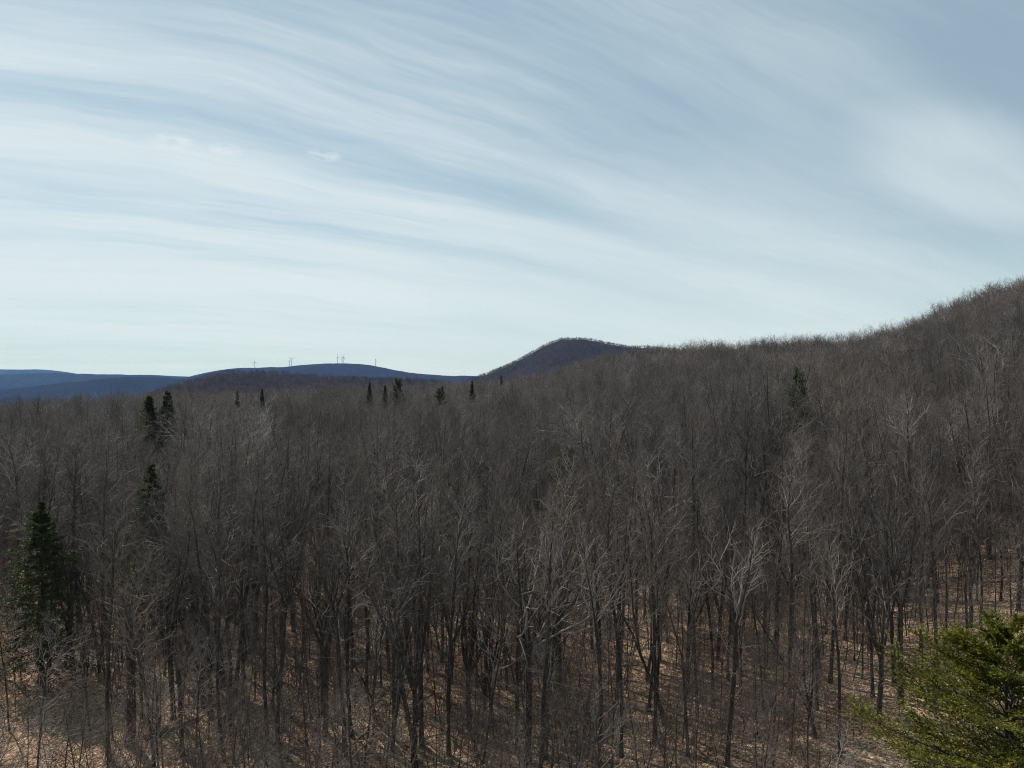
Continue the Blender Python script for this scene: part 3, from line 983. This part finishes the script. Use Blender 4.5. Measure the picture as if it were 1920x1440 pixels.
put('broad', 1450, 1000, 655, "tall tree with bare pale upper limbs above the right canopy", 0, 0.2)
put('broad', 1560, 1010, 660, "large spreading tree right of the two dark hillside spruces", 1, 1.5)
put('forked', 1780, 800, 600, "dark fan crowned tree on the right hillside", 1, 0.8)
put('broad', 1860, 850, 610, "pale branched dead looking tree on the right hillside", 1, 2.0)

occ = [(t['x'], t['y'], 2.0) for t in trees]
occ += [(xf, Yf, 4.5)] + [((u - U0) / F * 133, 133, 6.0) for u in (280, 314)]
GAPS += [((284 - U0) / F * 66, 66, 7.0, 0.9), ((1062 - U0) / F * 84, 84, 22.0, 2.3)]
for (u, Y, r_) in ((76, 55, 2.6), (284, 66, 2.4), (1062, 84, 2.0)):
    occ.append(((u - U0) / F * Y, Y, r_))


def behind_gap(x, y):
    """true in the open strip in front of a conifer whose top shows above the crowns"""
    for (xc, yc, depth, half) in GAPS:
        if 0 < yc - y < depth and abs(x / y - xc / yc) * y < half: return True
        if (x - xc) ** 2 + (y - yc) ** 2 < 7: return True
    return False


class Cells:
    def __init__(self, c): self.c = c; self.d = {}

    def ok(self, x, y, r):
        i, j = int(x // self.c), int(y // self.c)
        for a in (-1, 0, 1):
            for b in (-1, 0, 1):
                for (p, q_, s) in self.d.get((i + a, j + b), ()):
                    if (p - x) ** 2 + (q_ - y) ** 2 < (0.5 * (r + s)) ** 2: return False
        return True

    def add(self, x, y, r): self.d.setdefault((int(x // self.c), int(y // self.c)), []).append((x, y, r))


cells = Cells(6.0)
for (x, y, r_) in occ: cells.add(x, y, r_)
rnd = random.Random(5)
pool = []
for k in range(22000):
    y = 27 + 123 * math.sqrt(rnd.random())
    x = (rnd.random() * 2 - 1) * (0.80 * y + 8)
    dens_ = vnoise(x / 17, y / 17, 77)
    rr = (1.68 if y < 62 else 1.85) - 0.5 * float(dens_)
    if y < 42: rr += 0.35
    if not cells.ok(x, y, rr): continue
    u, v = project(x, y, float(terrain(x, y)))
    c = rnd.random()
    big_ = min(1.0, max(0.0, (y - 55) / 40))
    if y < 31: continue
    if c < (0.46 if y > 42 else 0.72): kind = 'young'
    elif c < 0.80 - 0.18 * big_: kind = 'slim'
    elif c < 0.96 - 0.10 * big_: kind = 'forked'
    else: kind = 'broad'
    if y < 42 and kind in ('forked', 'broad'): kind = 'slim'
    # the big spruce at the left stands in the open towards the camera, the fir is nearest of all
    if -40 < u < 235 and y < 56 and (kind != 'young' or (15 < u < 150 and y > 45)): continue
    if y < 44 and u > 1540: continue
    if y < 36 and kind == 'slim': continue
    if behind_gap(x, y): continue
    cells.add(x, y, rr)
    var = rnd.randrange(len(PROTO[kind]))
    if kind == 'broad' and y < 105: var = 1
    pool.append(dict(kind=kind, var=var, x=x, y=y, s=rnd.uniform(0.70, 1.06) * (1 + 0.12 * float(vnoise(x / 14, y / 14, 55))) * (1.12 if kind in ('broad', 'forked') and y > 60 else 1.0), rz=rnd.random() * 6.28, label=None, lean=(rnd.gauss(0, 0.04), rnd.gauss(0, 0.04)), wide=rnd.uniform(0.85, 1.15)))


for k in range(700):
    y = 33.0 + 10.5 * rnd.random()
    u = -40 + 1590 * rnd.random()
    x = (u - U0) / F * y
    if not cells.ok(x, y, 1.25): continue
    cells.add(x, y, 1.25)
    var = rnd.randrange(3)
    pool.append(dict(kind='young', var=var, x=x, y=y, s=rnd.uniform(0.55, 1.0), rz=rnd.random() * 6.28, label=None, lean=(rnd.gauss(0, 0.09), rnd.gauss(0, 0.09)), wide=rnd.uniform(0.8, 1.2)))

for k in range(1500):
    y = 43.0 + 32.0 * rnd.random()
    u = 380 + 1400 * rnd.random()
    x = (u - U0) / F * y
    if not cells.ok(x, y, 1.05) or (y < 47 and u > 1540): continue
    cells.add(x, y, 1.3)
    var = rnd.randrange(3)
    pool.append(dict(kind='young', var=var, x=x, y=y, s=rnd.uniform(0.45, 1.0), rz=rnd.random() * 6.28, label=None, lean=(rnd.gauss(0, 0.08), rnd.gauss(0, 0.08)), wide=rnd.uniform(0.75, 1.1)))


def in_view(t):
    u = U0 + F * t['x'] / t['y']
    return -30 < u < 1950


# the ones that show largest become things of their own
vis = sorted([t for t in pool if in_view(t)], key=lambda t: t['y'])
big = [t for t in vis if t['kind'] != 'young'][:255]
small = [t for t in vis if t['kind'] == 'young'][:200]
ids = set(map(id, big + small))
rest = [t for t in pool if id(t) not in ids]

ZONES = [(-1e9, 190, "near the big left spruce"), (190, 420, "below the twin spruces"), (420, 590, "below the leftmost turbines"),
         (590, 760, "below the rightmost turbines"), (760, 940, "left of the centre pair"), (940, 1180, "below the blue peak"),
         (1180, 1400, "below the level skyline"), (1400, 1600, "below the hillside spruces"), (1600, 1e9, "near the bright fir")]
LOOK = {'slim': "slim straight bare tree", 'forked': "dark forked bare tree", 'broad': "pale spreading bare tree", 'young': "thin young bare tree"}
NTH = ["", "second ", "third ", "fourth ", "fifth ", "sixth ", "seventh ", "eighth ", "ninth ", "tenth ", "eleventh ", "twelfth ", "thirteenth ", "fourteenth ", "fifteenth ", "sixteenth "]


def row_of(y):
    if y < 50: return "in front row"
    if y < 62: return "in second row"
    if y < 76: return "in middle rows"
    return "deep among the stems"


fam = {}
for t in big + small:
    u = U0 + F * t['x'] / t['y']
    zone = [zn for (a, b, zn) in ZONES if a <= u < b][0]
    t['fam'] = f"{LOOK[t['kind']]} {row_of(t['y'])} {zone}"
    fam.setdefault(t['fam'], []).append((u, t))
for lab, mem in fam.items():
    mem.sort(key=lambda m: m[0])
    for i, (u, t) in enumerate(mem):
        j = len(mem) - 1 - i
        if len(mem) == 1: t['fl'] = lab
        elif row_of(t['y']).startswith("deep") and len(mem) > 6: t['fl'] = lab
        elif i <= j: t['fl'] = f"{lab}, {'leftmost' if i == 0 else NTH[min(i, 15)] + 'from left'}"
        else: t['fl'] = f"{lab}, {'rightmost' if j == 0 else NTH[min(j, 15)] + 'from right'}"


def place_tree(t):
    young = t['kind'] == 'young'
    name = "young_tree" if young else "bare_tree"
    z = float(terrain(t['x'], t['y']))
    o = empty(name, (t['x'], t['y'], z), 0)
    o.rotation_euler = (-t['lean'][1], t['lean'][0], t['rz'])
    o.scale = (t['s'] * t['wide'], t['s'] * t['wide'], t['s'])
    tm, cm, _, _ = PROTO[t['kind']][t['var']]
    if t['label']:
        tag(o, t['label'], "tree", "bare hardwood trees of the leafless wood")
    else:
        tag(o, t['fl'], "tree", t['fam'].replace(" tree ", " trees ", 1))
    link("trunk", tm, o)
    link("crown", cm, o)


for t in trees + big + small:
    place_tree(t)


# ------------------------------------------------------------------ masses of trees: one stuff object each
def scatter(name, label, pts, meshes):
    """pts: list of (x,y,z, rz, sxy, sz, variant, leanx, leany)"""
    me = bpy.data.meshes.new(name)
    A = np.array(pts, float)
    me.vertices.add(len(A)); me.vertices.foreach_set('co', A[:, :3].astype(np.float32).ravel())
    for nm, dt, data in (('rot', 'FLOAT_VECTOR', np.stack([A[:, 7], A[:, 8], A[:, 3]], 1)), ('scl', 'FLOAT_VECTOR', np.stack([A[:, 4], A[:, 4], A[:, 5]], 1))):
        at = me.attributes.new(nm, dt, 'POINT'); at.data.foreach_set('vector', data.astype(np.float32).ravel())
    at = me.attributes.new('var', 'INT', 'POINT'); at.data.foreach_set('value', A[:, 6].astype(np.int32))
    o = link(name, me)
    tag(o, label, kind="stuff")
    ng = bpy.data.node_groups.new(name, 'GeometryNodeTree')
    ng.interface.new_socket('Geometry', in_out='INPUT', socket_type='NodeSocketGeometry')
    ng.interface.new_socket('Geometry', in_out='OUTPUT', socket_type='NodeSocketGeometry')
    N = ng.nodes; Lk = ng.links
    gi = N.new('NodeGroupInput'); go = N.new('NodeGroupOutput'); jn = N.new('GeometryNodeJoinGeometry')

    def attr(nm, dt):
        a = N.new('GeometryNodeInputNamedAttribute'); a.data_type = dt; a.inputs[0].default_value = nm
        return a.outputs[0]
    rot = attr('rot', 'FLOAT_VECTOR'); scl = attr('scl', 'FLOAT_VECTOR'); var = attr('var', 'INT')
    e2r = N.new('FunctionNodeEulerToRotation'); Lk.new(rot, e2r.inputs[0])
    for i, m in enumerate(meshes):
        src = bpy.data.objects.new(name + "_source", m)    # never linked to the scene
        oi = N.new('GeometryNodeObjectInfo'); oi.inputs[0].default_value = src; oi.inputs['As Instance'].default_value = True
        cmp_ = N.new('FunctionNodeCompare'); cmp_.data_type = 'INT'; cmp_.operation = 'EQUAL'
        Lk.new(var, cmp_.inputs[2]); cmp_.inputs[3].default_value = i
        ip = N.new('GeometryNodeInstanceOnPoints')
        Lk.new(gi.outputs[0], ip.inputs['Points']); Lk.new(cmp_.outputs[0], ip.inputs['Selection'])
        Lk.new(oi.outputs['Geometry'], ip.inputs['Instance'])
        Lk.new(e2r.outputs[0], ip.inputs['Rotation']); Lk.new(scl, ip.inputs['Scale'])
        Lk.new(ip.outputs[0], jn.inputs[0])
    Lk.new(jn.outputs[0], go.inputs[0])
    md = o.modifiers.new("scatter", 'NODES'); md.node_group = ng
    return o


whole = []; wid = {}
for kind in PROTO:
    for i, p in enumerate(PROTO[kind]):
        wid[(kind, i)] = len(whole); whole.append(p[2])
nf0 = len(whole)
whole_all = whole + FARM
pts = [(t['x'], t['y'], float(terrain(t['x'], t['y'])), t['rz'], t['s'] * t['wide'], t['s'], wid[(t['kind'], t['var'])], -t['lean'][1], t['lean'][0]) for t in rest]
r2 = np.random.default_rng(9)
for y0, y1, spacing in ((150, 240, 3.2), (240, 360, 3.9), (360, 520, 4.8)):
    ny = int((y1 - y0) / spacing)
    for j in range(ny):
        yb = y0 + j * spacing
        hw = 0.80 * yb + 10
        nx = int(2 * hw / spacing)
        xs = -hw + (np.arange(nx) + r2.random(nx) * 1.1) * spacing
        ys = yb + (r2.random(nx) - 0.5) * spacing * 1.4
        yr = np.interp(xs / ys, _rt, _ry)
        keep = ys < yr + 60
        for x, y in zip(xs[keep], ys[keep]):
            if r2.random() < 0.06 or behind_gap(x, y): continue
            s = r2.uniform(0.68, 1.10) * (1 + 0.10 * float(vnoise(x / 30, y / 30, 12)))
            if y < 215 and r2.random() < 0.5:
                v = r2.choice(nf0 - 2)
            else:
                v = nf0 + r2.integers(len(FARM))
            pts.append((x, y, float(terrain(x, y)), r2.random() * 6.28, s * r2.uniform(0.9, 1.25), s, int(v), r2.normal(0, .03), r2.normal(0, .03)))
scatter("bare_woodland", "leafless grey brown woodland covering the hillside up to the skyline", pts, whole_all)

# saplings and brush on the forest floor
pts = []
for k in range(7800):
    y = 28 + 98 * rnd.random() ** 0.62
    x = (rnd.random() * 2 - 1) * (0.78 * y + 4)
    if float(vnoise(x / 9, y / 9, 31)) < rnd.uniform(-0.9, 0.6): continue
    s = rnd.uniform(0.4, 1.3)
    pts.append((x, y, float(terrain(x, y)), rnd.random() * 6.28, s, s, (rnd.randrange(3) if float(vnoise(x / 13, y / 13, 63)) + rnd.gauss(0, .3) < 0.15 else 3 + rnd.randrange(2)), rnd.gauss(0, .10), rnd.gauss(0, .10)))
scatter("undergrowth", "thin brown saplings and brush on the leaf litter", pts, SAPS)

# fallen branches and twigs on the leaf litter
STICKS = []
for i in range(4):
    rr = np.random.default_rng(700 + i)
    mb = MB()
    L = 1.6 + 0.9 * i
    P, D = grow(rr, np.array([[0, 0, 0.06]]), np.array([[1.0, 0, 0.02]]), np.array([L]), 7, 0.12, 0.0)
    P[:, :, 2] = 0.05 + 0.4 * np.abs(P[:, :, 2] - 0.06)
    R = taper(np.array([0.022 + 0.012 * i]), 7, 0.3)
    mb.tubes(P, R, 5, cap=True)
    p, d, t, par, r_ = spawn(rr, P, D, R, 7, 0.2, 0.98, 48, 12)
    d[:, 2] = np.abs(d[:, 2]) * 0.7
    P2, D2 = grow(rr, p, d, L * 0.32 * rr.uniform(0.5, 1.2, len(t)), 4, 0.14, -0.03)
    mb.tubes(P2, taper(r_ * 0.6, 4, 0.35), 3, cone=True)
    STICKS.append(mb.mesh("fallen_branch", M_BIRCH if i % 2 else M_DEAD))
pts = []
for k in range(1500):
    y = 34 + 75 * math.sqrt(rnd.random())
    x = (rnd.random() * 2 - 1) * (0.76 * y + 4)
    s = rnd.uniform(0.5, 1.3)
    pts.append((x, y, float(terrain(x, y)), rnd.random() * 6.28, s, s, rnd.randrange(4), 0, rnd.gauss(0, 0.04)))
scatter("fallen_branches", "dead branches and sticks lying on the leaf litter", pts, STICKS)

# woods on the two nearer distant hills
pts = []
for (X, Y, Z), seed, dist, n in ((H_MID, 5, 1800, 9000), (H_PEAK, 6, 2900, 13000)):
    rr = np.random.default_rng(seed)
    m = (Z > VALLEY + 8) & (Y < dist + 120) & (np.abs(X / Y) < 0.78)
    ii = np.argwhere(m)
    ii = ii[rr.integers(len(ii), size=n)]
    stp = X[0, 1] - X[0, 0]
    for i, j in ii:
        i2 = min(i + 1, Z.shape[0] - 1); j2 = min(j + 1, Z.shape[1] - 1)
        fx, fy = rr.random(), rr.random()
        z = (Z[i, j] * (1 - fx) + Z[i, j2] * fx) * (1 - fy) + (Z[i2, j] * (1 - fx) + Z[i2, j2] * fx) * fy
        s = rr.uniform(0.6, 1.05)
        pts.append((X[i, j] + fx * stp, Y[i, j] + fy * stp, z - 1.0, rr.random() * 6.28, s * 1.4, s, rr.integers(3), 0, 0))
scatter("distant_woodland", "leafless woods covering the foothill and the blue peak", pts, TINY)


# ------------------------------------------------------------------ snags and fallen wood
def snag(u, vbase, vtop, r, label, seed, splinter=True):
    x, y, z = ground_at(u, vbase)
    H = CAM_Z + y * (V0 - vtop) / F - z
    rng = np.random.default_rng(seed)
    o = empty("snag", (x, y, z))
    tag(o, label, "dead tree")
    mb = MB()
    P, D = grow(rng, -UP[None] * 0.3, np.array([[rng.normal(0, .03), 0, 1.0]]), np.array([H + 0.3]), 9, 0.02, 0.02)
    R = taper(np.array([r]), 9, 0.8); R[0, 0] *= 1.4
    mb.tubes(P, R, 9)
    # jagged broken top
    top = P[0, -1]
    for k in range(6):
        a = k * PI / 3 + rng.random()
        b0 = top + np.array([math.cos(a), math.sin(a), 0]) * r * 0.5
        mb.tubes(np.array([[b0 - UP * 0.5, b0 + UP * 0.1, b0 + UP * rng.uniform(0.2, 0.8)]]), np.array([[r * 0.4, r * 0.34, 0.01]]), 4, cone=True)
    link("trunk", mb.mesh("snag_trunk", M_TRUNK), o)
    if splinter:
        mb = MB()
        P2, _ = grow(rng, top[None] - UP * 0.4, np.array([[-0.6, -0.2, 0.35]]), np.array([1.6]), 4, 0.08, 0.0)
        mb.tubes(P2, taper(np.array([0.10]), 4, 0.5), 6, cap=True)
        P2, _ = grow(rng, top[None] - UP * 1.6, np.array([[-0.55, -0.3, 0.85]]), np.array([2.2]), 5, 0.08, 0.0)
        mb.tubes(P2, taper(np.array([0.09]), 5, 0.4), 6, cap=True)
        link("branch", mb.mesh("snag_branch", M_DEAD), o)


snag(240, 1402, 1135, 0.30, "thick broken snag with a pale split branch near its top", 3)
snag(338, 1424, 1262, 0.14, "thin dead stump left of the lone trunk on leaf litter", 4, False)


def log(u0, v0, u1, v1, r, mat, label, seed, stubs=3):
    a = np.array(ground_at(u0, v0)); b = np.array(ground_at(u1, v1))
    rng = np.random.default_rng(seed)
    o = empty("fallen_log", tuple(a), 0)
    tag(o, label, "log")
    K = 9
    t = np.linspace(0, 1, K)[:, None]
    P = a * (1 - t) + b * t
    P[:, 2] = terrain(P[:, 0], P[:, 1]) + r * 0.75 + rng.normal(0, r * 0.2, K)
    P[:, :2] += rng.normal(0, r * 0.35, (K, 2))
    P = (P - a)[None]
    mb = MB()
    mb.tubes(P, taper(np.array([r]), K, 0.55), 8, cap=True)
    link("trunk", mb.mesh("log_trunk", mat), o)
    for k in range(stubs):
        i = rng.integers(2, K - 1)
        mb = MB()
        d = np.array([[rng.normal(0, 1), rng.normal(0, .6), rng.uniform(0.3, 1.0)]])
        P2, _ = grow(rng, P[:, i], d, np.array([rng.uniform(0.6, 1.8)]), 5, 0.12, 0.0)
        mb.tubes(P2, taper(np.array([r * 0.4]), 5, 0.25), 5, cap=True)
        link("branch", mb.mesh("log_branch", mat), o)


log(318, 1182, 486, 1146, 0.14, M_BIRCH, "long thin pale log lying across the leaf litter at left centre", 1)
log(1108, 1142, 1186, 1168, 0.20, M_BIRCH, "short pale log lying behind stems right of centre", 2)
log(434, 1440, 476, 1370, 0.15, M_BIRCH, "pale birch log pointing away near the bottom left of centre", 3, 1)
log(266, 1392, 378, 1352, 0.20, M_DEAD, "dark rotten log in front of the thin dead stump", 4)
log(1075, 1408, 1168, 1376, 0.14, M_BIRCH, "pale fallen log right of the front centre pair", 5)
log(1090, 1345, 1185, 1328, 0.12, M_BIRCH, "thin grey log behind the stems right of the front centre pair", 6)
log(345, 1405, 366, 1440, 0.10, M_BIRCH, "short pale fallen branch at the bottom edge beside the thin dead stump", 7, 0)
log(640, 1260, 700, 1236, 0.13, M_DEAD, "grey log behind the trunks left of the multi stemmed tree", 8)
log(1700, 1270, 1790, 1262, 0.14, M_DEAD, "dark log lying above the bright fir", 9)

# ------------------------------------------------------------------ haze: one closed box of thin air
bx0, bx1, by0, by1, bz0, bz1 = -15500, 15500, -1000, 15500, VALLEY - 9, 262
v = np.array([(x, y, z) for x in (bx0, bx1) for y in (by0, by1) for z in (bz0, bz1)], float)
me = bpy.data.meshes.new("haze")
me.from_pydata([tuple(p) for p in v], [], [(0, 1, 3, 2), (4, 6, 7, 5), (0, 4, 5, 1), (2, 3, 7, 6), (0, 2, 6, 4), (1, 5, 7, 3)])
mh = bpy.data.materials.new("haze_air"); mh.use_nodes = True
mh.node_tree.nodes.clear()
o_ = mh.node_tree.nodes.new('ShaderNodeOutputMaterial')
pv = mh.node_tree.nodes.new('ShaderNodeVolumePrincipled')
pv.inputs['Color'].default_value = (0.23, 0.46, 1.0, 1)
pv.inputs['Absorption Color'].default_value = (1, 1, 1, 1)
pv.inputs['Density'].default_value = 3.3e-5
pv.inputs['Anisotropy'].default_value = 0.2
mh.node_tree.links.new(pv.outputs[0], o_.inputs['Volume'])
me.materials.append(mh)
tag(link("haze", me), "thin blue air over the valley", kind="stuff")
